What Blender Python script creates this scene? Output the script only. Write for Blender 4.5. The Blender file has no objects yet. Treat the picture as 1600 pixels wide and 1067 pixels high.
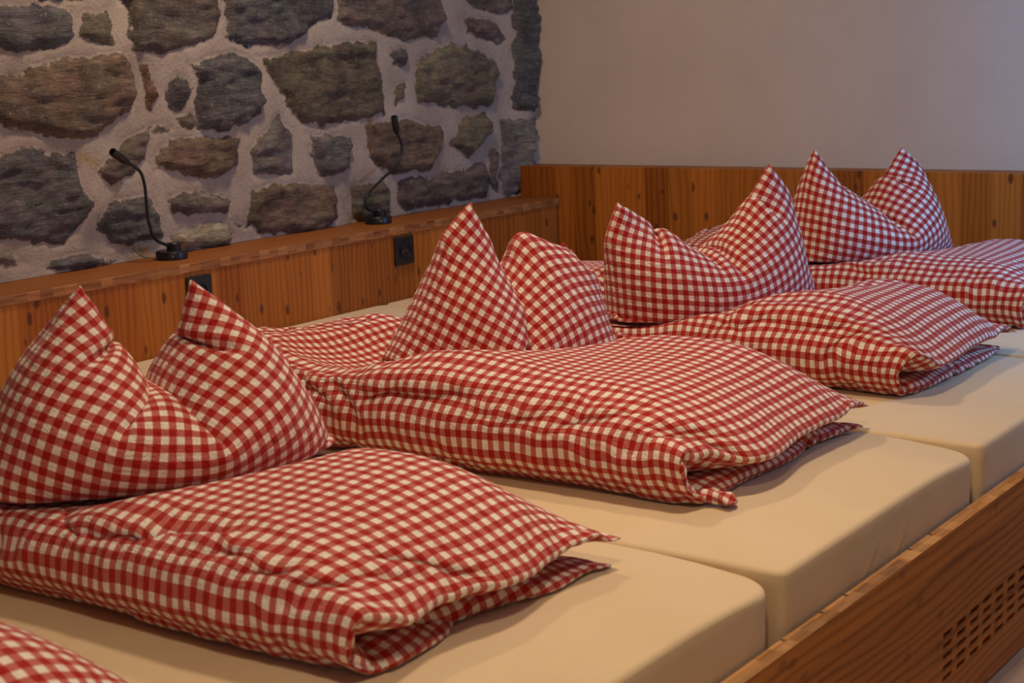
import bpy, bmesh, math, random
import numpy as np
from mathutils import Vector, Matrix

# ------------------------------------------------------------------ camera, world, lights, exposure
scene = bpy.context.scene
COL = scene.collection
scene.view_settings.view_transform = 'Standard'
scene.view_settings.look = 'None'
scene.view_settings.gamma = 1.0
scene.view_settings.use_curve_mapping = False
scene.view_settings.exposure = 0.06

cam_data = bpy.data.cameras.new('camera')
cam = bpy.data.objects.new('camera', cam_data)
COL.objects.link(cam)
cr = Vector((0.81127096, 0.58340718, -0.03841214))
cu = Vector((-0.07652623, 0.17108968, 0.98227901))
cf = Vector((-0.57964054, 0.7939549, -0.18344604))
m = Matrix((cr, cu, -cf)).transposed().to_4x4()
m.translation = Vector((3.045, 0.0, 1.168))
cam.matrix_world = m
cam_data.sensor_width = 36.0
cam_data.lens = 2478.47/1600*36
cam_data.clip_start = 0.05
cam_data.dof.use_dof = True
cam_data.dof.focus_distance = 3.25
cam_data.dof.aperture_fstop = 8.0
scene.camera = cam

world = bpy.data.worlds.new('world'); scene.world = world
world.use_nodes = True
wb = world.node_tree.nodes['Background']
wb.inputs[0].default_value = (0.55, 0.72, 1.0, 1)
wb.inputs[1].default_value = 1.2

def light(name, kind, loc, energy, color, size=.3, size_y=None, rot=(0, 0, 0), spread=180):
    d = bpy.data.lights.new(name, kind); d.energy = energy; d.color = color
    if kind == 'AREA':
        d.size = size; d.spread = math.radians(spread)
        if size_y: d.shape = 'RECTANGLE'; d.size_y = size_y
    else:
        d.shadow_soft_size = size
    o = bpy.data.objects.new(name, d); COL.objects.link(o)
    o.location = loc; o.rotation_euler = rot
    return o
WARM = (1.0, 0.765, 0.53)
light('ceiling_key_fill_light', 'AREA', (1.95, 2.1, 2.33), 9.8, WARM, .2, spread=135)
light('ceiling_key_fill_light', 'AREA', (2.7, 0.5, 2.33), 14, WARM, .2, spread=150)  # added warm fill from the camera side, for mattress fronts and rail
light('ceiling_key_fill_light', 'AREA', (0.5, 2.9, 2.33), 16, WARM, .2)  # added warm fill that lifts the end wall, stones and headboard
DAY = (0.13, 0.43, 1.0)
light('window_daylight', 'AREA', (2.61, 4.08, 1.12), 14, DAY, .6, .6, (0, math.radians(90), 0))
light('window_daylight', 'AREA', (3.3, -1.95, 1.5), 4, (.55, .7, 1.0), 1.1, 1.1, (math.radians(90), 0, 0))

# ------------------------------------------------------------------ helpers
def new_mesh_obj(name, verts, faces, mat=None, parent=None, smooth=False, loc=None):
    me = bpy.data.meshes.new(name)
    me.from_pydata([tuple(v) for v in verts], [], [tuple(f) for f in faces])
    me.update()
    if mat: me.materials.append(mat)
    if smooth: me.polygons.foreach_set('use_smooth', [True]*len(me.polygons))
    o = bpy.data.objects.new(name, me); COL.objects.link(o)
    if parent: o.parent = parent
    if loc: o.location = loc
    return o
def bm_obj(name, bm, mat, parent=None, smooth=False):
    me = bpy.data.meshes.new(name); bm.to_mesh(me); bm.free()
    me.materials.append(mat)
    if smooth: me.polygons.foreach_set('use_smooth', [True]*len(me.polygons))
    o = bpy.data.objects.new(name, me); COL.objects.link(o)
    if parent: o.parent = parent
    return o
def add_box(bm, lo, hi, bevel=0, seg=2):
    r = bmesh.ops.create_cube(bm, size=1)
    vs = r['verts']
    for v in vs:
        v.co = Vector([(lo[i]+hi[i])/2+v.co[i]*(hi[i]-lo[i]) for i in range(3)])
    if bevel:
        es = list({e for v in vs for e in v.link_edges})
        bmesh.ops.bevel(bm, geom=es, offset=bevel, segments=seg, profile=.5, affect='EDGES')
def box(name, lo, hi, mat, parent=None, bevel=0, seg=2):
    bm = bmesh.new(); add_box(bm, lo, hi, bevel, seg)
    return bm_obj(name, bm, mat, parent)
def empty(name, loc, label, cat, group=None):
    o = bpy.data.objects.new(name, None); COL.objects.link(o)
    o.location = loc; o['label'] = label; o['category'] = cat
    if group: o['group'] = group
    o.empty_display_size = .05
    return o
def tag(o, label, cat, group=None):
    o['label'] = label; o['category'] = cat
    if group: o['group'] = group
    return o
def struct(o):
    o['kind'] = 'structure'; return o
def child(o, p):
    o.parent = p; o.matrix_parent_inverse = Matrix.Translation(-p.location); return o

# ------------------------------------------------------------------ node helper
class NT:
    def __init__(s, name, rough=.6):
        s.m = bpy.data.materials.new(name); s.m.use_nodes = True
        s.t = s.m.node_tree; s.b = s.t.nodes['Principled BSDF']
        s.b.inputs['Roughness'].default_value = rough
    def put(s, sock, v):
        if hasattr(v, 'is_linked') or isinstance(v, bpy.types.NodeSocket): s.t.links.new(v, sock)
        elif isinstance(v, (tuple, list)): sock.default_value = tuple(v)+((1,) if len(v) == 3 and len(sock.default_value) == 4 else ())
        else: sock.default_value = v
    def n(s, kind, ins=(), out=0, **kw):
        nd = s.t.nodes.new(kind)
        for k, v in kw.items(): setattr(nd, k, v)
        for k, v in (ins.items() if isinstance(ins, dict) else enumerate(ins)):
            if v is not None: s.put(nd.inputs[k], v)
        return nd.outputs[out]
    def math(s, op, *a, **k): return s.n('ShaderNodeMath', a, operation=op, **k)
    def mix(s, f, a, b, blend='MIX'):
        nd = s.t.nodes.new('ShaderNodeMix'); nd.data_type = 'RGBA'; nd.blend_type = blend
        s.put(nd.inputs[0], f); s.put(nd.inputs[6], a); s.put(nd.inputs[7], b)
        return nd.outputs[2]
    def ramp(s, f, stops):
        nd = s.t.nodes.new('ShaderNodeValToRGB'); s.put(nd.inputs[0], f)
        cr = nd.color_ramp
        while len(cr.elements) < len(stops): cr.elements.new(.5)
        for e, (p, c) in zip(cr.elements, stops): e.position = p; e.color = (*c, 1)
        return nd.outputs[0]
    def maprange(s, v, a, b, c=0., d=1., smooth=False):
        return s.n('ShaderNodeMapRange', {0: v, 1: a, 2: b, 3: c, 4: d}, interpolation_type='SMOOTHSTEP' if smooth else 'LINEAR')
    def noise(s, vec, scale, detail=4, rough=.55, dist=0, out=0):
        return s.n('ShaderNodeTexNoise', {'Vector': vec, 'Scale': scale, 'Detail': detail, 'Roughness': rough, 'Distortion': dist}, out=out)
    def scale(s, vec, sc): return s.n('ShaderNodeVectorMath', (vec, sc), operation='MULTIPLY')
    def add(s, a, b): return s.n('ShaderNodeVectorMath', (a, b), operation='ADD')
    def pos(s): return s.n('ShaderNodeTexCoord', out=3)
    def uv(s): return s.n('ShaderNodeTexCoord', out=2)
    def xyz(s, v):
        nd = s.t.nodes.new('ShaderNodeSeparateXYZ'); s.t.links.new(v, nd.inputs[0]); return nd.outputs
    def comb(s, *a): return s.n('ShaderNodeCombineXYZ', a)
    def col(s, c): s.put(s.b.inputs['Base Color'], c)
    def bump(s, h, strength=.3, dist=.01):
        s.put(s.b.inputs['Normal'], s.n('ShaderNodeBump', {'Strength': strength, 'Distance': dist, 'Height': h}))

def simple(name, c, rough=.5, metallic=0.0):
    k = NT(name, rough); k.col(c); k.b.inputs['Metallic'].default_value = metallic
    return k.m

def gingham(name, per=.0222, off=(0, 0)):
    k = NT(name, .85)
    uv = k.uv()
    w = k.noise(uv, 9, 2, out=1)
    w = k.scale(k.add(w, (-.5, -.5, -.5)), (.004, .004, 0))
    x, y, _ = k.xyz(k.add(k.add(uv, w), (*off, 0)))
    def stripe(c):
        f = k.math('FRACT', k.math('DIVIDE', c, per))
        d = k.math('ABSOLUTE', k.math('SUBTRACT', f, .5))
        return k.maprange(d, .235, .265, 1, 0)
    a, b = stripe(x), stripe(y)
    cnt = k.math('MULTIPLY', k.math('ADD', a, b), .5)
    # threads: one colour over the other where stripes cross
    thr = k.n('ShaderNodeTexNoise', {'Vector': k.scale(uv, (1500, 260, 1)), 'Scale': 1., 'Detail': 1})
    thr2 = k.n('ShaderNodeTexNoise', {'Vector': k.scale(uv, (260, 1500, 1)), 'Scale': 1., 'Detail': 1})
    tt = k.math('MULTIPLY', k.math('SUBTRACT', k.math('ADD', thr, thr2), 1.), .35)
    cc = k.math('ADD', cnt, tt)
    c = k.ramp(cc, [(0.0, (.87, .80, .70)), (.12, (.84, .765, .67)), (.42, (.56, .155, .12)), (.58, (.52, .12, .095)), (.88, (.43, .011, .008)), (1, (.38, .008, .006))])
    k.col(c)
    k.b.inputs['Sheen Weight'].default_value = .15
    k.b.inputs['Sheen Roughness'].default_value = .5
    k.b.inputs['Specular IOR Level'].default_value = .2
    cr1 = k.noise(k.scale(uv, (1, 2.2, 1)), 38, 3, .6, .6)
    cr2 = k.noise(k.scale(uv, (2.4, 1, 1)), 95, 2, .6, .3)
    h = k.math('ADD', k.math('MULTIPLY', cr1, .7), k.math('MULTIPLY', cr2, .3))
    k.bump(h, .8, .011)
    return k.m

def wood(name, grain, across, width, dark=(.30, .115, .030), light_=(.62, .30, .10), rough=.42, knots=1.0, blocks=None, ringc=.30, tone=.42):
    """boards glued side by side; grain, across are axis numbers"""
    k = NT(name, rough)
    p = k.pos(); c = k.xyz(p)
    g, a = c[grain], c[across]
    o = c[3-grain-across]
    wob = k.math('MULTIPLY', k.n('ShaderNodeTexWhiteNoise', {'W': k.math('FLOOR', k.math('DIVIDE', a, width*3.7))}, noise_dimensions='1D'), width*.5)
    idx = k.math('FLOOR', k.math('DIVIDE', k.math('ADD', a, wob), width))
    if blocks:
        gi = k.math('FLOOR', k.math('ADD', k.math('DIVIDE', g, blocks), k.math('MULTIPLY', idx, .37)))
        idx = k.math('ADD', k.math('MULTIPLY', gi, 7.13), idx)
    r1 = k.n('ShaderNodeTexWhiteNoise', {'W': idx}, noise_dimensions='1D')
    r2 = k.n('ShaderNodeTexWhiteNoise', {'W': k.math('ADD', idx, 31.7)}, noise_dimensions='1D')
    vec = k.comb(k.math('ADD', k.math('MULTIPLY', g, 1.0), k.math('MULTIPLY', r1, 40)), k.math('ADD', a, k.math('MULTIPLY', r2, 9)), o)
    # growth rings: distorted planes, stretched along the grain
    dis = k.noise(k.scale(vec, (.9, 7, 7)), 1.0, 3, .5)
    ring = k.math('ADD', k.math('MULTIPLY', k.xyz(vec)[1], 46), k.math('MULTIPLY', dis, 6))
    ringw = k.math('POWER', k.math('ABSOLUTE', k.math('SINE', k.math('MULTIPLY', ring, 3.14159))), .7)
    fine = k.noise(k.scale(vec, (6, 260, 260)), 1.0, 3, .6)
    kn = k.n('ShaderNodeTexVoronoi', {'Vector': k.scale(vec, (11, 21, 3)), 'Scale': 1.0, 'Randomness': 1.0})
    knm = k.maprange(k.math('ADD', kn, k.math('MULTIPLY', k.math('SUBTRACT', fine, .5), .12)), .13, .21, 1, 0, True)
    f = k.math('ADD', k.math('MULTIPLY', ringw, ringc), k.math('ADD', k.math('MULTIPLY', fine, .35), k.math('MULTIPLY', r1, tone)))
    f = k.math('SUBTRACT', f, (ringc+tone-.72)*.5+.02)
    mid_ = tuple((x+y)/2 for x, y in zip(dark, light_))
    col = k.ramp(f, [(0.05, dark), (.5, mid_), (.95, light_)])
    hue = k.mix(k.math('MULTIPLY', r2, .45), col, k.mix(1.0, col, (1.0, .72, .55), 'MULTIPLY'))
    col = k.mix(k.math('MULTIPLY', knm, .8*knots), hue, (.09, .028, .010))
    k.col(col)
    k.b.inputs['Specular IOR Level'].default_value = .22
    k.bump(k.math('ADD', fine, k.math('MULTIPLY', ringw, .6)), .08, .002)
    return k.m

# ------------------------------------------------------------------ materials
M_board = wood('larch_boards_upright', 2, 1, .088, dark=(.17, .042, .004), light_=(.52, .185, .028), rough=.55, ringc=.34, tone=.55)
M_wains = wood('larch_boards_upright_end_wall', 2, 0, .088, dark=(.17, .042, .004), light_=(.52, .185, .028), rough=.55, ringc=.34, tone=.55)
M_ledge = wood('larch_ledge', 1, 0, .09, dark=(.22, .075, .016), light_=(.38, .155, .042), rough=.55, knots=.3)
M_strip = wood('larch_ledge_edge', 1, 2, .05, dark=(.10, .028, .010), light_=(.50, .23, .08), rough=.5, knots=0, blocks=.036)
M_rail = wood('larch_rail', 1, 2, .17, dark=(.17, .050, .007), light_=(.60, .245, .052), rough=.5, ringc=.5, tone=.25, knots=.45)
M_railtop = wood('larch_rail_edge', 1, 0, .05, dark=(.27, .12, .035), light_=(.66, .38, .16), rough=.5, knots=0, blocks=.045)
M_floor = wood('pale_plank_floor', 1, 0, .14, dark=(.30, .22, .16), light_=(.52, .42, .32), rough=.4, knots=.5)
M_black = simple('black_plastic', (.010, .010, .012), .38)
M_hole = simple('black_socket_inside', (.003, .003, .004), .6)
M_rubber = simple('black_flexible_tube', (.008, .008, .009), .45)
M_steel = simple('steel', (.55, .55, .55), .3, 1.0)
M_cable = simple('grey_cable', (.10, .095, .09), .5)
M_white = simple('white_enamel', (.8, .8, .78), .4)

k = NT('cream_jersey_sheet', .85)
p = k.pos()
k.col(k.mix(k.maprange(k.noise(p, 5, 3), .3, .7), (.70, .545, .335), (.74, .585, .37)))
k.b.inputs['Sheen Weight'].default_value = .2
k.b.inputs['Specular IOR Level'].default_value = .2
k.bump(k.math('ADD', k.noise(p, 14, 3, .5, .5), k.math('MULTIPLY', k.noise(p, 900, 1), .04)), .25, .008)
M_sheet = k.m

k = NT('plaster', .9)
p = k.pos()
k.col(k.mix(k.maprange(k.noise(p, 3, 4), .3, .7), (.60, .51, .42), (.66, .565, .47)))
k.bump(k.noise(p, 160, 5, .7), .35, .002)
M_plaster = k.m

k = NT('rubble_stone_and_mortar', .85)
p = k.pos()
edge = k.n('ShaderNodeAttribute', attribute_name='edge', out=2)
tint = k.n('ShaderNodeAttribute', attribute_name='tint', out=0)
rag = k.math('ADD', k.math('MULTIPLY', k.math('SUBTRACT', k.noise(p, 55, 5, .65), .5), .030), k.math('MULTIPLY', k.math('SUBTRACT', k.noise(p, 16, 2), .5), .02))
msk = k.maprange(k.math('ADD', edge, rag), -.001, .004, 0, 1)
lay = k.noise(k.scale(p, (30, 18, 95)), 1.0, 6, .72, 1.2)
spk = k.noise(p, 130, 4, .75)
pat = k.noise(p, 13, 3, .6, out=1)
c1 = k.mix(1.0, tint, k.ramp(lay, [(.28, (.28, .27, .27)), (.48, (.85, .83, .80)), (.62, (1.2, 1.15, 1.1)), (.8, (2.1, 2.0, 1.9))]), 'MULTIPLY')
lum = k.maprange(k.noise(p, 9, 4, .65), .32, .68, .55, 1.5)
c1 = k.mix(1.0, c1, k.comb(lum, lum, lum), 'MULTIPLY')
c1 = k.mix(.30, c1, k.mix(1.0, c1, k.scale(pat, (2.0, 1.9, 1.9)), 'MULTIPLY'))
c1 = k.mix(k.maprange(k.noise(p, 21, 4, .7), .60, .72, 0, .5), c1, (.20, .155, .09))
c1 = k.mix(k.maprange(spk, .57, .72, 0, .8), c1, (.44, .40, .36))
c1 = k.mix(k.maprange(k.noise(p, 34, 5, .75), .58, .70, 0, .55), c1, (.30, .26, .225))
mor = k.mix(k.maprange(k.noise(p, 7, 4), .35, .65), (.37, .295, .235), (.47, .385, .31))
mor = k.mix(k.maprange(k.noise(p, 90, 4, .7), .55, .8), mor, (.20, .16, .13))
k.col(k.mix(msk, mor, c1))
k.put(k.b.inputs['Roughness'], k.maprange(msk, 0, 1, .92, .68))
k.bump(k.math('ADD', k.math('MULTIPLY', lay, k.math('ADD', k.math('MULTIPLY', msk, 1.6), .1)), k.math('MULTIPLY', k.noise(p, 120, 4, .7), .5)), .9, .008)
M_stone = k.m

# ------------------------------------------------------------------ room shell
Y_END = 4.57       # plaster of the end wall
struct(box('floor', (-.25, -2.6, -.1), (4.3, 4.7, 0), M_floor))
struct(box('ceiling', (-.45, -2.7, 2.4), (4.4, 4.8, 2.5), M_plaster))
struct(box('wall_end', (-.45, Y_END, 0), (3.0, Y_END+.1, 2.4), M_plaster))
struct(box('wall_behind', (-.45, -2.7, 0), (4.4, -2.6, 2.4), M_plaster))
struct(box('wall_right', (4.2, -2.6, 0), (4.3, 3.0, 2.4), M_plaster))
struct(box('wall_return', (2.6, 3.0, 0), (4.3, 3.1, 2.4), M_plaster))
bm = bmesh.new()    # alcove wall with the window opening
WY0, WY1, WZ0, WZ1 = 3.73, 4.37, .80, 1.44
add_box(bm, (2.6, 3.1, 0), (2.8, WY0, 2.4)); add_box(bm, (2.6, WY1, 0), (2.8, Y_END+.1, 2.4))
add_box(bm, (2.6, WY0, 0), (2.8, WY1, WZ0)); add_box(bm, (2.6, WY0, WZ1), (2.8, WY1, 2.4))
struct(bm_obj('wall_window', bm, M_plaster))
bm = bmesh.new()
for a, b in (((WY0, WZ0), (WY0+.05, WZ1)), ((WY1-.05, WZ0), (WY1, WZ1)), ((WY0, WZ0), (WY1, WZ0+.05)), ((WY0, WZ1-.05), (WY1, WZ1))):
    add_box(bm, (2.72, a[0], a[1]), (2.77, b[0], b[1]), .004)
struct(bm_obj('window_1', bm, M_ledge))

# ---- the rubble wall: one relief, every stone where it sits
STONES = [
 ('b', [2.339,1.312,2.521,1.307,2.626,1.298,2.629,1.273,2.612,1.211,2.49,1.204,2.325,1.191]),
 ('g', [2.651,1.293,2.757,1.296,2.763,1.211,2.739,1.205,2.647,1.223]),
 ('n', [2.774,1.351,2.811,1.303,2.826,1.247,2.807,1.231,2.816,1.193,2.895,1.18,3.056,1.198,3.118,1.225,3.139,1.268,3.119,1.353]),
 ('b', [3.143,1.354,3.157,1.299,3.159,1.219,3.214,1.204,3.353,1.198,3.461,1.207,3.519,1.246,3.59,1.264,3.604,1.356]),
 ('n', [3.621,1.357,3.608,1.245,3.689,1.24,3.807,1.227,3.929,1.197,4.091,1.202,4.116,1.259,4.103,1.359]),
 ('r', [2.318,1.129,2.39,1.141,2.465,1.15,2.534,1.174,2.662,1.178,2.787,1.186,2.81,1.141,2.823,1.075,2.782,1.036,2.721,1.002,2.651,0.979,2.562,0.99,2.449,1.009,2.377,1.027,2.305,1.026]),
 ('o', [2.839,1.17,2.87,1.156,2.881,1.111,2.899,1.093,2.889,1.037,2.866,1.048,2.857,1.107]),
 ('b', [2.942,1.118,2.997,1.113,3.014,1.08,2.986,1.035,2.938,1.056]),
 ('b', [3.02,1.159,3.052,1.153,3.169,1.176,3.239,1.158,3.271,1.115,3.295,1.044,3.27,1.0,3.142,0.974,3.03,0.979,3.031,1.04,3.041,1.12]),
 ('g', [3.278,1.161,3.325,1.168,3.458,1.177,3.685,1.202,3.786,1.196,3.794,1.146,3.809,1.067,3.811,0.979,3.694,0.96,3.438,0.959,3.401,0.993,3.342,1.078]),
 ('b', [3.845,1.164,3.936,1.173,3.945,1.124,3.853,1.115]),
 ('g', [3.861,1.059,3.924,1.061,3.914,1.013,3.866,1.0]),
 ('g', [3.975,1.135,4.15,1.181,4.323,1.152,4.386,1.123,4.395,1.043,4.364,0.965,4.2,0.974,4.075,0.985,3.975,1.01]),
 ('n', [4.242,1.262,4.394,1.248,4.461,1.193,4.39,1.18,4.249,1.21]),
 ('n', [4.143,1.36,4.453,1.362,4.485,1.287,4.432,1.264,4.253,1.315]),
 ('g', [4.198,0.943,4.33,0.941,4.331,0.862,4.231,0.809,4.125,0.843]),
 ('r', [3.717,0.945,3.941,0.949,4.09,0.916,4.097,0.878,4.039,0.779,3.848,0.779,3.729,0.837,3.714,0.905]),
 ('n', [3.862,0.756,4.092,0.762,4.304,0.774,4.344,0.723,4.314,0.66,4.084,0.658,3.902,0.66,3.858,0.706]),
 ('b', [4.49,1.362,4.558,1.362,4.583,1.276,4.584,1.101,4.551,0.942,4.479,0.959,4.467,1.12]),
 ('p', [4.42,0.921,4.561,0.919,4.542,0.749,4.49,0.665,4.399,0.663]),
 ('b', [3.463,0.929,3.533,0.936,3.639,0.902,3.632,0.819,3.513,0.805,3.468,0.867]),
 ('r', [2.928,0.955,2.985,0.958,3.181,0.945,3.159,0.868,3.092,0.835,2.986,0.846,2.865,0.889,2.872,0.917]),
 ('p', [3.213,0.907,3.348,0.996,3.403,0.926,3.394,0.826,3.229,0.832]),
 ('r', [3.219,0.787,3.317,0.802,3.576,0.768,3.546,0.656,3.426,0.646,3.238,0.665,3.185,0.718]),
 ('n', [2.896,0.801,3.026,0.806,3.125,0.77,3.112,0.741,2.918,0.753]),
 ('w', [2.901,0.698,3.008,0.717,3.117,0.717,3.124,0.662,3.061,0.646,2.92,0.661]),
 ('b', [2.659,0.776,2.715,0.811,2.834,0.811,2.876,0.735,2.872,0.701,2.788,0.686,2.694,0.706,2.656,0.743]),
 ('b', [2.297,0.951,2.369,0.961,2.482,0.965,2.601,0.946,2.61,0.886,2.627,0.815,2.595,0.75,2.552,0.726,2.455,0.73,2.345,0.752,2.274,0.757]),
 ('n', [2.671,0.881,2.673,0.905,2.74,0.941,2.775,0.971,2.858,0.995,2.845,0.916,2.808,0.877,2.705,0.853]),
 ('b', [2.49,0.664,2.528,0.683,2.609,0.688,2.703,0.658,2.625,0.649,2.523,0.646]),
 ('w', [2.288,0.725,2.396,0.714,2.422,0.692,2.339,0.697]),
 ('g', [3.628,0.764,3.8,0.771,3.829,0.668,3.728,0.639,3.639,0.659]),
 ('n', [2.966,1.021,3.015,1.023,3.031,0.988,2.988,0.982]),
 ('n', [2.866,1.003,2.95,0.99,2.93,0.972,2.87,0.981]),
 ('n', [4.344,0.827,4.399,0.827,4.378,0.676,4.327,0.691]),
 ('n', [3.137,0.715,3.216,0.7,3.228,0.686,3.153,0.7]),
]

def layered(rng, N, M, ku, kv, amp):
    a = rng.standard_normal((ku+2, kv+2))
    x = np.linspace(0, ku-.001, N); y = np.linspace(0, kv-.001, M)
    xi = x.astype(int); xf = x-xi; yi = y.astype(int); yf = y-yi
    sx = (xf*xf*(3-2*xf))[:, None]; sy = (yf*yf*(3-2*yf))[None]
    g = lambda i, j: a[np.ix_(i, j)]
    return amp*((g(xi, yi)*(1-sx)+g(xi+1, yi)*sx)*(1-sy)+(g(xi, yi+1)*(1-sx)+g(xi+1, yi+1)*sx)*sy)
def poly_sdf(Y, Z, P):
    """positive inside"""
    P = np.array(P).reshape(-1, 2); best = np.full(Y.shape, 9.); ins = np.zeros(Y.shape, bool)
    for i in range(len(P)):
        (ay, az), (by, bz) = P[i-1], P[i]
        ey, ez = by-ay, bz-az
        t = np.clip(((Y-ay)*ey+(Z-az)*ez)/(ey*ey+ez*ez), 0, 1)
        best = np.minimum(best, np.hypot(Y-ay-t*ey, Z-az-t*ez))
        c = ((az > Z) != (bz > Z)) & (Y < (by-ay)*(Z-az)/(bz-az+1e-12)+ay)
        ins ^= c
    return np.where(ins, best, -best)
def stone_wall():
    rng = np.random.default_rng(5)
    y0, y1, z0, z1 = .5, Y_END+.005, .6515, 2.4
    N, M = 510, 226
    ys = np.linspace(y0, y1, N); zs = np.linspace(z0, z1, M)
    Y, Z = np.meshgrid(ys, zs, indexing='ij')
    wy = layered(rng, N, M, 150, 66, .006)+layered(rng, N, M, 50, 22, .006)
    wz = layered(rng, N, M, 150, 66, .005)+layered(rng, N, M, 50, 22, .005)
    polys = [(c, np.array(p).reshape(-1, 2)) for c, p in STONES]
    ctr = [p.mean(0) for c, p in polys]
    # the stones outside the photographed stretch follow the same bond
    zrow = .74
    while zrow < 2.35:
        hh = rng.uniform(.13, .2); yy = .45+rng.uniform(0, .2)
        while yy < 4.6:
            ww = rng.uniform(.14, .34)
            cy, cz = yy+ww/2, zrow+hh/2
            seen = cz < 1.30+.055*(cy-2.2) and cy > 2.13
            if not seen:
                n = rng.integers(6, 9); pts = []
                for q in range(n):
                    th = 2*math.pi*(q+rng.uniform(-.2, .2))/n
                    cs, sn = math.cos(th), math.sin(th)
                    pts.append((cy+math.copysign(abs(cs)**.5, cs)*(ww/2-.014), cz+math.copysign(abs(sn)**.5, sn)*(hh/2-.012)))
                pts = np.array(pts)
                if all(poly_sdf(np.append(pts[:, 0], cy), np.append(pts[:, 1], cz), p).max() < -.008 for c, p in polys[:len(STONES)] if np.hypot(*(p.mean(0)-(cy, cz))) < .6):
                    polys.append((rng.choice(list('bgnrnpb')), pts))
            yy += ww+.012
        zrow += hh+.012
    S = np.full(Y.shape, -.2); tint = np.zeros(Y.shape+(3,)); tint[:] = (.12, .10, .09)
    rise = np.zeros(Y.shape)
    base = dict(b=(.125, .122, .126), n=(.180, .145, .118), g=(.190, .160, .105), r=(.205, .140, .095), o=(.24, .12, .06), p=(.23, .215, .195), w=(.38, .33, .25))
    for kx, (c, p) in enumerate(polys):
        lo = p.min(0)-.05; hi = p.max(0)+.05
        i0, i1 = np.searchsorted(ys, (lo[0], hi[0])); j0, j1 = np.searchsorted(zs, (lo[1], hi[1]))
        if i1 <= i0 or j1 <= j0: continue
        sl = (slice(i0, i1), slice(j0, j1))
        d = poly_sdf(Y[sl]+wy[sl], Z[sl]+wz[sl], p)
        up_ = d > S[sl]
        S[sl] = np.where(up_, d, S[sl])
        b = np.array(base[str(c)])*rng.uniform(.8, 1.15)
        tint[sl] = np.where((up_ & (d > -.03))[..., None], b, tint[sl])
        rise[sl] = np.where(up_, rng.uniform(.010, .024), rise[sl])
    sm = np.clip(S/.022, 0, 1); sm = sm*sm*(3-2*sm)
    lay = layered(rng, N, M, 60, 95, .0035)+layered(rng, N, M, 120, 160, .0028)+layered(rng, N, M, 18, 40, .004)
    mort = layered(rng, N, M, 40, 22, .003)+layered(rng, N, M, 12, 6, .007)
    groove = -np.exp(-(S/.007)**2)*.004
    X = -.19+mort+sm*(rise+lay)+groove
    # rounded shoulder where the wall runs into the end wall
    X += .045*np.clip((Y-4.40)/.12, 0, 1)**2
    co = np.stack([X, Y, Z], -1).reshape(-1, 3)
    idx = np.arange(N*M).reshape(N, M)
    f = np.stack([idx[:-1, :-1], idx[1:, :-1], idx[1:, 1:], idx[:-1, 1:]], -1).reshape(-1, 4)
    me = bpy.data.meshes.new('wall_left')
    me.vertices.add(len(co)); me.vertices.foreach_set('co', co.ravel())
    me.loops.add(f.size); me.loops.foreach_set('vertex_index', f.ravel())
    me.polygons.add(len(f)); me.polygons.foreach_set('loop_start', np.arange(0, f.size, 4))
    me.update(calc_edges=True); me.validate()
    me.polygons.foreach_set('use_smooth', [True]*len(me.polygons))
    e = me.attributes.new('edge', 'FLOAT', 'POINT'); e.data.foreach_set('value', S.ravel())
    t = me.attributes.new('tint', 'FLOAT_COLOR', 'POINT')
    t.data.foreach_set('color', np.concatenate([tint.reshape(-1, 3), np.ones((N*M, 1))], 1).ravel())
    me.materials.append(M_stone)
    o = bpy.data.objects.new('wall_left', me); COL.objects.link(o)
    return struct(o)
stone_wall()
struct(box('wall_left', (-.45, -2.6, 0), (-.235, Y_END, 2.4), M_plaster))

# ------------------------------------------------------------------ joinery
hb = empty('headboard', (0, 2.0, 0), 'long larch headboard of upright boards with a ledge, below the rubble stone wall', 'headboard')
child(box('board_panel', (-.026, -.9, .02), (0, 4.468, .626), M_board), hb)
child(box('ledge', (-.215, -.9, .6262), (-.0008, 4.468, .6505), M_ledge), hb)
child(box('edge_strip', (-.0006, -.9, .6262), (.004, 4.468, .650), M_strip, bevel=.0012, seg=1), hb)['label'] = 'patchwork edge strip of dark and light wood blocks'
wp = empty('wall_panelling', (1.4, 4.48, 0), 'waist high panelling of upright larch boards along the plain plastered end wall', 'panelling')
child(box('board_panel', (-.156, 4.47, .0), (2.598, 4.496, .757), M_wains), wp)
child(box('top_cap', (-.156, 4.4962, .733), (2.598, 4.568, .757), M_ledge), wp)

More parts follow.
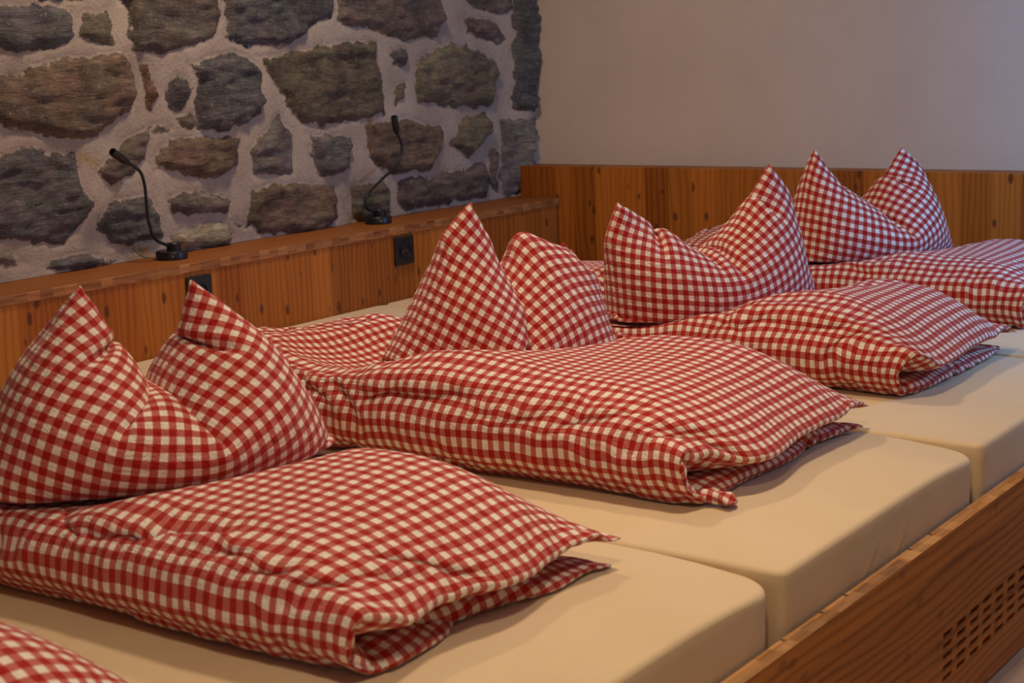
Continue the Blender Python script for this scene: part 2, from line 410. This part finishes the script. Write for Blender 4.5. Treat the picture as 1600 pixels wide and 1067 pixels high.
pf = empty('bed_platform', (2.11, 2.3, 0), 'long larch sleeping platform with slotted front boards carrying all the mattresses', 'bed platform')
child(box('support_board', (.002, -.85, .262), (2.094, 4.466, .288), M_ledge), pf)
RX0, RX1, RZ = 2.098, 2.125, .339
GAPS = (1.905, 2.03, 2.115, 2.365, 2.455)
SLOTS = []
for ci in range(13):
    for ri in range(5):
        SLOTS.append((2.4555+ci*.0645, .162-ri*.0193))
def rail_panel(name, y0, y1, slots):
    cu = bpy.data.curves.new(name, 'CURVE'); cu.dimensions = '2D'; cu.fill_mode = 'BOTH'
    def spl(pts):
        s = cu.splines.new('POLY'); s.points.add(len(pts)-1); s.use_cyclic_u = True
        for q, (a, b) in zip(s.points, pts): q.co = (a, b, 0, 1)
    spl([(y0, 0.004), (y1, 0.004), (y1, RZ), (y0, RZ)])
    for sy, sz in slots:
        L, r = .046, .0052; pts = []
        for q in range(7): th = -math.pi/2+math.pi*q/6; pts.append((sy+L-r+r*math.cos(th), sz+r*math.sin(th)))
        for q in range(7): th = math.pi/2+math.pi*q/6; pts.append((sy+r+r*math.cos(th), sz+r*math.sin(th)))
        spl(pts)
    cu.extrude = (RX1-RX0-.007)/2
    t = bpy.data.objects.new('tmp', cu); COL.objects.link(t)
    dg = bpy.context.evaluated_depsgraph_get(); dg.update()
    me = bpy.data.meshes.new_from_object(t.evaluated_get(dg))
    bpy.data.objects.remove(t)
    for v in me.vertices:
        y, z, x = v.co; v.co = ((RX0+.007+RX1)/2+x, y, z)
    me.flip_normals(); me.name = name
    me.materials.clear(); me.materials.append(M_rail); me.materials.append(M_railtop)
    for p_ in me.polygons:
        p_.material_index = 1 if (p_.normal.z > .9 or p_.normal.z < -.9) and p_.center.z > RZ-.002 else 0
    o = bpy.data.objects.new(name, me); COL.objects.link(o)
    return child(o, pf)
rail_panel('front_board', -.85, 2.306, [])
rail_panel('front_board', 2.3072, 4.466, SLOTS)
bm = bmesh.new()      # inner layer of the board, broken by small gaps
ge = [-.85]+[q for g in GAPS for q in (g-.004, g+.004)]+[4.466]
for q in range(0, len(ge), 2): add_box(bm, (RX0, ge[q], .25), (RX0+.0068, ge[q+1], RZ))
child(bm_obj('inner_edge_strip', bm, M_railtop), pf)
child(box('hollow_shade_board', (2.02, -.85, .004), (2.04, 4.466, .25), simple('painted_hollow_shade', (.05, .03, .02), .9)), pf)  # near-black sheet, stands in for the shade of the hollow behind the slots

# ------------------------------------------------------------------ mattresses
def mattress(y0, y1, seed, label, creases=()):
    rng = np.random.default_rng(seed)
    x0, x1 = .006, 2.094; z0, z1 = .29, .430
    Rv = .010
    def outline(ins):
        pts = []
        R = [max(q-ins, .004) for q in (.068, .05, .018, .016)]
        sx = (1, -1, -1, 1); sy = (1, 1, -1, -1)
        cc = [((x1 if sx[q] > 0 else x0)-sx[q]*(ins+R[q]), (y1 if sy[q] > 0 else y0)-sy[q]*(ins+R[q])) for q in range(4)]
        for q in range(4):
            r = R[q]
            for s in range(13):
                th = math.radians(90*q+90*s/12); pts.append((cc[q][0]+r*math.cos(th), cc[q][1]+r*math.sin(th)))
            n_ = (q+1) % 4; th = math.radians(90*n_)
            p0 = pts[-1]; p1 = (cc[n_][0]+R[n_]*math.cos(th), cc[n_][1]+R[n_]*math.sin(th))
            ns = (30, 12, 30, 110)[q]
            for s in range(1, ns): pts.append((p0[0]+(p1[0]-p0[0])*s/ns, p0[1]+(p1[1]-p0[1])*s/ns))
        return pts
    rings = []
    for s in range(4): th = math.pi/2*s/4; rings.append((.012*(1-math.sin(th)), z0+.012*(1-math.cos(th))))
    for z in (.31, .32, .33, .34, .35, .36, .37, .38, .39, .40): rings.append((0, z))
    for s in range(1, 8): th = math.pi/2*s/7; rings.append((Rv*(1-math.cos(th)), z1-Rv+Rv*math.sin(th)))
    for d in (.0125, .016, .03, .05, .075, .11, .15, .20, .26, .32, .37): rings.append((d, z1))
    V = []
    for ins, z in rings:
        for (x, y) in outline(ins):
            e = min(x-x0, x1-x, y-y0, y1-y)
            bulge = 0
            if z0+.01 < z < z1-.02: bulge = .0015*math.sin(x*9+seed)+.0015*math.sin(y*13+seed*2)
            dx = 0
            zz = z
            if z > z1-.02:
                zz += .006*min(1, e/.15)-.013*math.exp(-((x-x1)**2+(y-y1)**2)/.02)-.003*math.exp(-(x-x1)**2/.01)
            if x > x1-.004 and creases:
                for cy, sl, am in creases:       # slanting pulls in the fitted sheet
                    t = (y-y0-cy)-(z-.36)*sl
                    dx += am*math.exp(-(t/.006)**2)*max(0, 1-abs(z-.365)/.045)
                    dx -= .5*am*math.exp(-((t+.016)/.010)**2)*max(0, 1-abs(z-.365)/.045)
            V.append((x+dx-.003, y+(-bulge-.001 if y > (y0+y1)/2 else bulge+.001)*.5, zz))
    n = len(outline(0)); F = []
    for r in range(len(rings)-1):
        for i in range(n):
            a, b = r*n+i, r*n+(i+1) % n
            F.append((a, b, b+n, a+n))
    F.append(tuple(range((len(rings)-1)*n, len(rings)*n))); F.append(tuple(reversed(range(n))))
    o = new_mesh_obj('mattress', V, F, M_sheet, smooth=True)
    return tag(o, label, 'mattress', 'mattresses side by side on the platform')
MW = .8
mlabels = ['cream sheeted mattress nearest the camera, under the duvet cut off by the bottom left corner',
           'cream sheeted mattress under the foreground duvet with the two eared pillow at left',
           'cream sheeted mattress in the middle, with slanting creases on its front side',
           'cream sheeted mattress third from the front, showing a seam at its near front corner',
           'cream sheeted mattress farthest away, beside the panelled end wall']
for i in range(5):
    mattress(.328+i*MW+.002, .328+(i+1)*MW-.002, i+1, mlabels[i],
             {2: ((.30, 1.3, .0035), (.345, 1.5, .002), (.42, 1.1, .0045)), 1: ((.25, -.8, .0015),), 3: ((.12, .8, .002),)}.get(i, ()))

# ------------------------------------------------------------------ bedding
def smooth_noise(rng, N, M, k, amp):
    a = rng.standard_normal((k+3, k+3))
    x = np.linspace(0, k, N); y = np.linspace(0, k, M)
    xi = x.astype(int); xf = x-xi; yi = y.astype(int); yf = y-yi
    sx = (xf*xf*(3-2*xf))[:, None]; sy = (yf*yf*(3-2*yf))[None]
    g = lambda i, j: a[np.ix_(i, j)]
    return amp*((g(xi, yi)*(1-sx)+g(xi+1, yi)*sx)*(1-sy)+(g(xi, yi+1)*(1-sx)+g(xi+1, yi+1)*sx)*sy)
def weld(X):
    for sl in ((slice(None), 0), (slice(None), -1), (0, slice(None)), (-1, slice(None))):
        m = (X[0][sl]+X[1][sl])*.5
        X[0][sl] = m; X[1][sl] = m
def seg(A, B, L, ks, kc):
    """distance constraint between two views; ks when stretched, kc when compressed"""
    d = B-A
    l = np.sqrt((d*d).sum(-1, keepdims=True))+1e-9
    e = l-L
    d *= np.where(e > 0, ks, kc)*e/l*.5
    A += d; B -= d
def cloth_pass(X, du, dv, shear=.25, bend=.08, G=None):
    """G: optional (gather_u, gather_v) per column, how much longer the cloth is cut"""
    gu, gv = (np.ones(X.shape[1:3]),)*2 if G is None else G
    gu = (du*gu)[None, :, :, None]; gv = (dv*gv)[None, :, :, None]
    for o in (0, 1):
        n = (X.shape[1]-o)//2
        seg(X[:, o:o+2*n:2], X[:, o+1:o+2*n:2], gu[:, o:o+2*n:2], .95, .8)
        n = (X.shape[2]-o)//2
        seg(X[:, :, o:o+2*n:2], X[:, :, o+1:o+2*n:2], gv[:, :, o:o+2*n:2], .95, .8)
    D = np.hypot(du, dv)
    for o in (0, 1):
        n = (X.shape[1]-o)//2
        seg(X[:, o:o+2*n:2, :-1], X[:, o+1:o+2*n:2, 1:], D, shear, shear*.5)
        seg(X[:, o:o+2*n:2, 1:], X[:, o+1:o+2*n:2, :-1], D, shear, shear*.5)
    for o in (0, 1, 2, 3):
        n = (X.shape[1]-o)//4
        if n: seg(X[:, o:o+4*n:4], X[:, o+2:o+4*n:4], 2*du, 0, bend)
        n = (X.shape[2]-o)//4
        if n: seg(X[:, :, o:o+4*n:4], X[:, :, o+2:o+4*n:4], 2*dv, 0, bend)
def area_normals(X):
    Nn = np.zeros_like(X)
    gu = X[:, 2:, 1:-1]-X[:, :-2, 1:-1]; gv = X[:, 1:-1, 2:]-X[:, 1:-1, :-2]
    Nn[:, 1:-1, 1:-1] = np.cross(gu, gv)*.25
    Nn[1] *= -1
    return Nn
def pillow(W, H, N, M, c, a, n, pins, ground, vol, steps, seed, bend=.03):
    """two sewn square sheets blown up to a volume while the seam is pulled to pins
    pins: (i_frac, j_frac, s, z, back, radius)"""
    rng = np.random.default_rng(seed)
    a = np.array([*a, 0.]); n = np.array([*n, 0.]); up = np.array([0, 0, 1.]); c = np.array(c, float)
    u = np.linspace(0, 1, N)[:, None]; v = np.linspace(0, 1, M)[None]
    P = c+(u-.5)[..., None]*W*a+(v*H)[..., None]*up
    t = .03*np.sin(np.pi*u)*np.sin(np.pi*v)+.002
    jit = smooth_noise(rng, N, M, 7, .006)
    X = np.stack([P+(t+jit)[..., None]*n, P-(t-jit)[..., None]*n]); weld(X)
    V = np.zeros_like(X); du, dv = W/(N-1), H/(M-1)
    tgt = []
    for (fi, fj, s, z, b, r) in pins:
        i, j = fi*(N-1), fj*(M-1)
        I, J = np.meshgrid(np.arange(N), np.arange(M), indexing='ij')
        d = np.hypot((I-i)*du, (J-j)*dv)
        w = np.clip(1-d/max(r, 1e-6), 0, 1)[..., None]*.5
        i, j = int(round(i)), int(round(j))
        tgt.append((i, j, c*[1, 1, 0]+s*a+z*up+b*n, w))
    dt = 1/90.
    pl = np.array([0.])
    start = [X[:, i, j].mean(0).copy() for i, j, T, w in tgt]
    for k in range(steps):
        ramp = min(1, k/(steps*.55)); ramp = ramp*ramp*(3-2*ramp)
        Nn = area_normals(X)
        vl = abs((X*Nn).sum()/3 - (c*Nn.sum((0, 1, 2))).sum()/3)
        pr = np.clip((vol-vl)/vol, -.3, 1)
        V *= .97
        V[..., 2] -= .8*dt
        V += Nn/(du*dv)*pr*150*dt
        Xo = X.copy(); X = X+V*dt
        for it in range(3):
            cloth_pass(X, du, dv, .2, bend); weld(X)
            for (i, j, T, w), s0 in zip(tgt, start):
                g = s0*(1-ramp)+T*ramp
                X += w*(g-X[:, i, j].mean(0))
            gap = ((X[0]-X[1])*n).sum(-1); e = np.maximum(0, .006-gap)[..., None]*.5
            e[0] = e[-1] = 0; e[:, 0] = e[:, -1] = 0
            X[0] += e*n; X[1] -= e*n
            gz = ground(X[..., 0], X[..., 1])+.005; low = X[..., 2] < gz
            X[..., 2] = np.where(low, gz, X[..., 2])
        V = (X-Xo)/dt
        V[low] *= [.5, .5, 0]
        sp = np.sqrt((V*V).sum(-1, keepdims=True)); V *= np.minimum(1, 1.5/(sp+1e-9))
    return X
def duvet(x0, x1, y0, y1, Wd, N, M, zb, low, high, steps, seed, press, crumple=1.0, pins=(), back=.05):
    """quilt folded lengthwise: fold on the y0 side, both open edges on the y1 side.
    low: height of the layer that lies on the mattress, high: height of the whole bundle"""
    rng = np.random.default_rng(seed)
    L = x1-x0; r = high*.36
    zc = zb+high*.5                                   # centre of the fold
    flat = (Wd-np.pi*r)/2
    s = np.linspace(0, Wd, M)
    yf = y0+high*.14+r
    th = np.clip((s-flat)/r, 0, np.pi)
    arc = (s >= flat) & (s <= flat+np.pi*r); top = s > flat+np.pi*r
    yy = np.where(s < flat, yf+flat-s, np.where(top, yf+s-flat-np.pi*r, yf-r*np.sin(th)))
    zz = zc-r*np.cos(th)
    ny = np.where(arc, -np.sin(th), 0); nz = np.where(arc, -np.cos(th), np.where(top, 1., -1.))
    u = np.linspace(0, 1, N); vv = np.linspace(0, 1, M)
    P = np.zeros((N, M, 3)); P[..., 0] = (x0+u*L)[:, None]; P[..., 1] = yy; P[..., 2] = zz
    P[..., 1] += smooth_noise(rng, N, M, 2, .006)
    nn = np.zeros((N, M, 3)); nn[..., 1] = ny; nn[..., 2] = nz
    tp = .5-.5*np.cos(th)                              # 0 lower layer, 1 upper layer
    ue = np.minimum(1, np.minimum(u, 1-u)[:, None]*L/(.10+.18*tp[None])); ue = np.sin(ue*np.pi/2)**.75
    edge = ue*np.minimum(1, np.minimum(vv, 1-vv)*Wd/.15)[None]**.6
    uu = u[:, None]; hem = np.exp(-((1-uu)*L/.07)**2)  # seams are ruffled: cut longer than the filling
    G = ((1.005+.02*tp)[None]+.05*np.exp(-((Wd-s)/.05)**2)[None]+0*uu, 1+.13*hem+0*tp[None])
    prof = low+(high-2*low+.006)*tp       # thin lower layer, thick upper layer
    prof = prof*(1-.25*np.sin(th))
    T = prof[None]*edge*(1+smooth_noise(rng, N, M, 5, .09*crumple))
    jit = smooth_noise(rng, N, M, 16, .003)*crumple
    X = np.stack([P+nn*(.012+jit)[..., None], P-nn*(.012-jit)[..., None]]); weld(X)
    V = np.zeros_like(X); du, dv = L/(N-1), Wd/(M-1)
    isb = np.broadcast_to((s < flat), (N, M)); ist = np.broadcast_to(top, (N, M))
    plane = zb+low
    arcm = np.abs(th-np.pi/2) < .9; ywob = smooth_noise(rng, N, 2, 5, .007)[:, 0]
    arct = y0+(1-np.sin(th[arcm]))*high*.5
    g0 = np.cross(np.gradient(P, axis=0), np.gradient(P, axis=1)); sgn = np.sign((g0*nn).sum())
    dt = 1/90.; T4 = T[..., None]; wend = smooth_noise(rng, M, 2, 9, .017)[:, 0]
    wj = np.clip(np.minimum(s, Wd-s)/.05-.7, 0, 1); wi = np.clip(np.minimum(u, 1-u)*L/.05-.7, 0, 1)
    wend -= .03*np.exp(-((th-np.pi/2)/.8)**2)
    zend = np.where(arc, zb+.02+(low+.03)*tp, plane+.012+np.abs(smooth_noise(rng, M, 2, 6, .022)[:, 0]))[~isb[0]]
    for k in range(steps):
        ramp = min(1, k/(steps*.4))
        V *= .96; V[..., 2] -= 2.0*dt
        Xo = X.copy(); X = X+V*dt
        for it in range(3):
            cloth_pass(X, du, dv, .2, .16, G); weld(X)
            m = X[0]+X[1]; g1 = np.gradient(m, axis=0); g2 = np.gradient(m, axis=1)
            nrm = np.cross(g1, g2); nrm /= np.sqrt((nrm*nrm).sum(-1, keepdims=True))+1e-9
            d = (nrm*sgn*np.maximum(0, T4*ramp)-(X[0]-X[1]))*.12
            X[0] += d; X[1] -= d
            X[0][:, arcm, 1] += (arct[None]+ywob[:, None]-X[0][:, arcm, 1])*.2
            X[0][:, arcm, 2] += (zb+high*.84*(.5-.5*np.cos(th[arcm]))[None]-X[0][:, arcm, 2])*.07
            X[:, -1, :, 0] += (x1-back*(1-tp)+wend-X[:, -1, :, 0])*.2*wj
            X[:, -1, :, 1] += (yy-X[:, -1, :, 1])*.05*wj
            X[:, -1, ~isb[0], 2] += (zend-X[:, -1, ~isb[0], 2])*.12*wj[~isb[0]]
            X[:, :, -1, 1] += (y1-X[:, :, -1, 1])*.08*wi
            X[:, :, 0, 1] += (y1-.03-X[:, :, 0, 1])*.08*wi
            for (fi, fj, tx, ty, tz, rad) in pins:
                i, j = int(round(fi*(N-1))), int(round(fj*(M-1)))
                I, JJ = np.ogrid[:N, :M]
                w = np.clip(1-np.hypot((I-i)*du, (JJ-j)*dv)/rad, 0, 1)[..., None]*.3*ramp
                X += w*(np.array([tx, ty, tz])-X[0, i, j])
            z = X[..., 2]
            z[:, isb] = np.minimum(z[:, isb], plane-.002)
            z[:, ist] = np.maximum(z[:, ist], plane+.002)
            hi = press(X[..., 0], X[..., 1])-.003
            np.minimum(z, hi, out=z); np.maximum(z, zb, out=z)
        V = (X-Xo)/dt
        con = X[..., 2] <= zb+1e-6
        V[con] *= [.6, .6, 0]
        sp = np.sqrt((V*V).sum(-1, keepdims=True)); V *= np.minimum(1, 1.2/(sp+1e-9))
    return X

def sheet_obj(name, X, W, H, mat, off, label, cat, group):
    _, N, M, _ = X.shape
    idx = np.full((2, N, M), -1); co = []
    idx[0] = np.arange(N*M).reshape(N, M); co.append(X[0].reshape(-1, 3))
    inner = np.zeros((N, M), bool); inner[1:-1, 1:-1] = True
    idx[1] = idx[0]; idx[1][inner] = N*M+np.arange(inner.sum()); co.append(X[1][inner])
    co = np.concatenate(co)
    u = np.repeat(np.linspace(0, W, N)[:, None], M, 1)+off[0]; v = np.repeat(np.linspace(0, H, M)[None], N, 0)+off[1]
    F = []; UV = []
    for s in (0, 1):
        q = [idx[s][:-1, :-1], idx[s][1:, :-1], idx[s][1:, 1:], idx[s][:-1, 1:]]
        uu = [u[:-1, :-1], u[1:, :-1], u[1:, 1:], u[:-1, 1:]]; vv = [v[:-1, :-1], v[1:, :-1], v[1:, 1:], v[:-1, 1:]]
        if s: q, uu, vv = q[::-1], uu[::-1], vv[::-1]
        F.append(np.stack(q, -1).reshape(-1, 4))
        UV.append(np.stack([np.stack(uu, -1).reshape(-1, 4), np.stack(vv, -1).reshape(-1, 4)], -1))
    F = np.concatenate(F); UV = np.concatenate(UV)
    # make normals point outwards
    a, b, c, d = (co[F[:, k_]] for k_ in range(4))
    ctr = co.mean(0)
    vol = (np.cross(c-a, d-b)*((a+c)/2-ctr)).sum()
    if vol < 0: F = F[:, ::-1]; UV = UV[:, ::-1]
    me = bpy.data.meshes.new(name)
    me.vertices.add(len(co)); me.vertices.foreach_set('co', co.ravel())
    me.loops.add(F.size); me.loops.foreach_set('vertex_index', F.ravel())
    me.polygons.add(len(F)); me.polygons.foreach_set('loop_start', np.arange(0, F.size, 4))
    me.update(calc_edges=True)
    l = me.uv_layers.new(name='cloth'); l.data.foreach_set('uv', UV.ravel())
    me.polygons.foreach_set('use_smooth', [True]*len(me.polygons))
    me.materials.append(mat)
    o = bpy.data.objects.new(name, me); COL.objects.link(o)
    md = o.modifiers.new('smooth', 'SUBSURF'); md.levels = 1; md.render_levels = 1
    return tag(o, label, cat, group)

GING = gingham('red_and_white_gingham')
AX, NX = (.45, .893), (.893, -.45)
ZB = .4365
# pillow spots: centre on the floor plan, then seam pins (width, height, s, z, backwards)
PIL = [
 dict(c=(1.242, 1.521), W=.61, H=.41, off=.02, low=.56, top=[(0, -.065, .858, 0), (.25, -.008, .755, -.01), (.5, .036, .69, 0), (.75, .068, .755, -.01), (1, .095, .850, 0)], corners=(-.235, .275), vol=.022, seed=3, side=((-.60, -.80), (.68, -.73)),
      label='gingham pillow pressed into two pointed ears on the foreground duvet, at left'),
 dict(c=(1.10, 2.46), W=.61, H=.40, off=.1, low=.538, top=[(0, .055, .870, 0), (.46, .145, .685, 0), (.74, .168, .793, -.02), (1, .285, .765, -.035)], corners=(-.125, .395), vol=.0185, seed=8, side=((-.72, -.69), None),
      label='gingham pillow with one tall ear and one collapsed ear, below the second reading lamp'),
 dict(c=(1.19, 3.106), W=.63, H=.365, off=.3, low=.535, top=[(0, -.085, .815, -.02), (.27, .03, .742, 0), (.52, .155, .69, 0), (.78, .262, .79, 0), (1, .325, .875, 0)], corners=(-.125, .435), vol=.020, seed=12, side=((-.35, -.94), (.62, -.78)),
      label='gingham pillow with a blunt left ear and tall right ear, third from the front'),
 dict(c=(1.22, 3.936), W=.60, H=.375, off=.7, low=.56, top=[(0, -.025, .869, 0), (.25, .055, .765, 0), (.5, .14, .692, 0), (.76, .21, .77, 0), (1, .276, .855, 0)], corners=(-.075, .465), vol=.019, seed=21, side=((-.33, -.94), (.75, -.66)),
      label='gingham pillow with two sharp ears farthest away, against the panelled end wall'),
]
def pit(P, d0=.165):
    cs = (P['corners'][0]+P['corners'][1])/2
    cx, cy = P['c'][0]+cs*AX[0], P['c'][1]+cs*AX[1]
    def f(x, y):
        s = (x-cx)*AX[0]+(y-cy)*AX[1]; t = (x-cx)*NX[0]+(y-cy)*NX[1]
        return P['low']+np.maximum(0, np.hypot(s/1.9, t)-.11)**2*3.5
    return f
def pillows():
    for P in PIL:
        c = (P['c'][0], P['c'][1], P['low']); cl, cr_ = P['corners']; mid_ = (cl+cr_)/2
        cc = (c[0]+mid_*AX[0], c[1]+mid_*AX[1], c[2])
        pins = [(0, 0, cl-mid_, P['low']+.02, 0, .03), (1, 0, cr_-mid_, P['low']+.02, 0, .03)]
        pins += [(q, 1, s-mid_, z, back, .03 if q in (0, 1) else .045) for q, s, z, back in P['top']]
        for e, sd in enumerate(P['side']):          # keep the ears straight sided up to the tip
            if sd is None: continue
            q, s, z, back = P['top'][-e]; q2, s2, z2, b2 = P['top'][1 if e == 0 else -2]
            L = math.hypot(s2-s, z2-z)
            for fr in (.045, .09):
                pins.append((q, 1-fr/P['H'], s-mid_+sd[0]*fr, z+sd[1]*fr, back, .03))
                pins.append((abs(q-fr/P['W']), 1, s-mid_+(s2-s)/L*fr, z+(z2-z)/L*fr, back, .03))
        X = pillow(P['W'], P['H'], 67, 47, cc, AX, NX, pins, pit(P), P['vol'], 300, P['seed'])
        sheet_obj('pillow', X, P['W'], P['H'], GING, (P['off'], P['off']*1.7), P['label'], 'pillow', 'gingham pillows standing on the duvets')
pillows()
NOP = lambda x, y: 9.+0*x
DUV = [
 dict(y=(.50, 1.07), x=(.45, 1.84), seed=31, p=None, label='folded gingham duvet nearest the camera, only its far edge showing at bottom left'),
 dict(y=(1.27, 1.825), x=(.50, 1.90), seed=42, h=.166, p=0, label='folded gingham duvet in the foreground with gaping end layers'),
 dict(y=(2.075, 2.73), x=(.42, 1.90), seed=33, p=1, label='folded gingham duvet in the middle, a small twisted corner tab on the mattress'),
 dict(y=(2.94, 3.57), x=(.46, 1.88), seed=34, p=2, label='folded gingham duvet third from the front, under the pillow with the rolled left ear'),
 dict(y=(3.78, 4.38), x=(.50, 1.86), seed=35, p=3, label='folded gingham duvet farthest away, cut off by the right edge of the photo'),
]
for D in DUV:
    Wd = (D['y'][1]-D['y'][0])*2+.03
    pr = pit(PIL[D['p']]) if D['p'] is not None else NOP
    X = duvet(D['x'][0], D['x'][1], D['y'][0], D['y'][1], Wd, 101, 93, ZB, .039, D.get('h', .174), 220, D['seed'], pr)
    ob = sheet_obj('duvet', X, D['x'][1]-D['x'][0], Wd, GING, (D['seed']*.11, D['seed']*.07), D['label'], 'duvet', 'folded gingham duvets, one on each mattress')
    if D['seed'] == 33:                      # the twisted corner of the cover, lying on the sheet
        c0 = Vector(X[:, -6:, 30:50].reshape(-1, 3)[X[:, -6:, 30:50].reshape(-1, 3)[:, 0].argmax()].tolist())
        a_ = Vector((c0.x-.035, c0.y-.022, ZB+.018)); b_ = Vector((c0.x+.036, c0.y-.006, ZB+.0115))
        NS, NR = 26, 20; V, F, U = [], [], []
        ax = (b_-a_).normalized(); sd = ax.cross(Vector((0, 0, 1))).normalized()
        for i in range(NS+1):
            t = i/NS; wd = .019*(.55+.6*t)*min(1, (1-t)*7+.25)*min(1, t*6+.5); hh = .0095*min(1, (1-t)*5+.3)
            ctr = a_.lerp(b_, t)+Vector((0, .006*math.sin(t*3.1), 0))
            for j in range(NR):
                th = 2*math.pi*j/NR+t*1.5
                rr = 1+.16*math.sin(3*th+t*5)
                p_ = ctr+sd*wd*rr*math.cos(2*math.pi*j/NR)+Vector((0, 0, 1))*hh*rr*math.sin(2*math.pi*j/NR)
                p_.z = max(p_.z, ZB+.0008); V.append(p_); U.append((t*.085, j/NR*.09+t*.02))
        for i in range(NS):
            for j in range(NR): F.append((i*NR+j, i*NR+(j+1) % NR, (i+1)*NR+(j+1) % NR, (i+1)*NR+j))
        F.append(tuple(reversed(range(NR)))); F.append(tuple(range(NS*NR, (NS+1)*NR)))
        tab = new_mesh_obj('corner_tab', V, F, GING, ob, smooth=True)
        ul = tab.data.uv_layers.new(name='cloth')
        for lp in tab.data.loops: ul.data[lp.index].uv = U[lp.vertex_index]

# ------------------------------------------------------------------ reading lamps and sockets
def lathe(name, prof, mat, parent, loc, seg=40, axis=None, smooth=True):
    V, F = [], []
    for r, z in prof:
        for i in range(seg):
            th = 2*math.pi*i/seg; V.append(Vector((r*math.cos(th), r*math.sin(th), z)))
    for j in range(len(prof)-1):
        for i in range(seg):
            a, b = j*seg+i, j*seg+(i+1) % seg; F.append((a, b, b+seg, a+seg))
    F.append(tuple(reversed(range(seg)))); F.append(tuple(range((len(prof)-1)*seg, len(prof)*seg)))
    if axis is not None:
        q = Vector((0, 0, 1)).rotation_difference(Vector(axis)); V = [q @ v for v in V]
    V = [v+Vector(loc) for v in V]
    o = new_mesh_obj(name, V, F, mat, smooth=False)
    me = o.data
    me.polygons.foreach_set('use_smooth', [len(p_.vertices) == 4 for p_ in me.polygons])
    me.set_sharp_from_angle(angle=math.radians(35)) if hasattr(me, 'set_sharp_from_angle') else None
    return child(o, parent) if parent else o
def tube(name, pts, rad, mat, parent, seg=12, sub=6):
    P = [Vector(p_) for p_ in pts]; path = []
    for i in range(len(P)-1):
        p0, p1, p2, p3 = P[max(i-1, 0)], P[i], P[i+1], P[min(i+2, len(P)-1)]
        for s in range(sub):
            t = s/sub
            path.append(.5*((2*p1)+(p2-p0)*t+(2*p0-5*p1+4*p2-p3)*t*t+(3*p1-p0-3*p2+p3)*t**3))
    path.append(P[-1])
    V, F = [], []; nrm = Vector((1, 0, 0))
    for i, c in enumerate(path):
        tg = (path[min(i+1, len(path)-1)]-path[max(i-1, 0)]).normalized()
        nrm = (nrm-tg*nrm.dot(tg)).normalized(); bi = tg.cross(nrm)
        for q in range(seg):
            th = 2*math.pi*q/seg; V.append(c+rad*(math.cos(th)*nrm+math.sin(th)*bi))
    for i in range(len(path)-1):
        for q in range(seg):
            a, b = i*seg+q, i*seg+(q+1) % seg; F.append((a, b, b+seg, a+seg))
    F.append(tuple(reversed(range(seg)))); F.append(tuple(range((len(path)-1)*seg, len(path)*seg)))
    return child(new_mesh_obj(name, V, F, mat, smooth=True), parent)
LX = -.115
def reading_lamp(y, neck, head, label, cable=None):
    t = empty('reading_lamp', (LX, y, .6506), label, 'lamp', 'black gooseneck reading lamps on the ledge')
    lathe('base', [(.039, 0), (.0415, .002), (.0415, .019), (.0395, .022), (0.001, .0222)], M_black, t, (LX, y, .6508))
    lathe('collar', [(.0185, 0), (.0185, .018), (.017, .020), (.001, .0202)], M_black, t, (LX, y+.008, .673))
    lathe('screw', [(.0022, 0), (.0022, .0008), (.001, .001)], M_steel, t, (LX+.0385*.83, y-.0385*.56-.004, .661), 12, (.83, -.56, 0))
    tube('gooseneck', [(LX, a, b) for a, b in neck], .0042, M_rubber, t)
    (ya, za), (yb, zb_) = head
    ax = Vector((.012, yb-ya, zb_-za)); L = ax.length
    lathe('lamp_head', [(.0045, -.002), (.006, .004), (.0095, .016), (.0105, .020), (.0105, L-.002), (.0095, L), (.0075, L), (.007, L-.006), (.001, L-.006)], M_black, t, (LX, ya, za), 24, ax)
    if cable: tube('cable', cable, .0016, M_cable, t, 8)
    return t
reading_lamp(2.828, [(2.822, .685), (2.80, .695), (2.785, .702), (2.769, .719), (2.763, .741), (2.757, .767), (2.756, .817), (2.755, .85), (2.746, .883), (2.726, .901), (2.708, .911)],
             ((2.708, .911), (2.648, .945)), 'black gooseneck reading lamp bending left, on the ledge above the half hidden socket',
             [(-.16, 2.80, .700), (-.165, 2.745, .690), (-.155, 2.76, .665), (-.14, 2.79, .6535)])
reading_lamp(3.662, [(3.655, .685), (3.638, .69), (3.615, .7), (3.608, .716), (3.615, .739), (3.643, .757), (3.706, .79), (3.753, .812), (3.784, .843), (3.792, .876), (3.782, .902), (3.771, .916)],
             ((3.771, .914), (3.748, .968)), 'black gooseneck reading lamp with an S shaped neck reaching right, above the fully visible socket')
def socket(y, z, label):
    t = empty('wall_socket', (0, y, z), label, 'socket', 'black sockets in the headboard')
    h = .0425
    child(box('frame', (.0005, y-h, z-h), (.0095, y+h, z+h), M_black, bevel=.0025), t)
    lathe('insert', [(.0245, 0), (.0245, .0035), (.0215, .0036), (.0205, -.0002+.0006), (.001, .0006)], M_hole, t, (.0096, y, z), 36, (1, 0, 0))
    for s in (-.0095, .0095): lathe('pin_hole', [(.0026, 0), (.0026, .0004), (.001, .0004)], M_steel, t, (.0104, y+s, z-.001), 12, (1, 0, 0))
socket(2.804, .573, 'black square wall socket half hidden behind the right ear of the foreground pillow')
socket(3.634, .576, 'black square wall socket in full view beside the tall eared middle pillow')

# ------------------------------------------------------------------ ceiling lamp housings above the frame, two of them added with the fill lights
for (x, y) in ((1.95, 2.1), (2.7, .5), (.5, 2.9)):
    t = lathe('ceiling_key_fill_housing', [(.11, 0), (.115, .004), (.115, .045), (.001, .045)], M_white, None, (x, y, 2.353))
    tag(t, 'unseen round white ceiling lamp housing above the beds, one main and two added for fill', 'lamp', 'ceiling lamps')
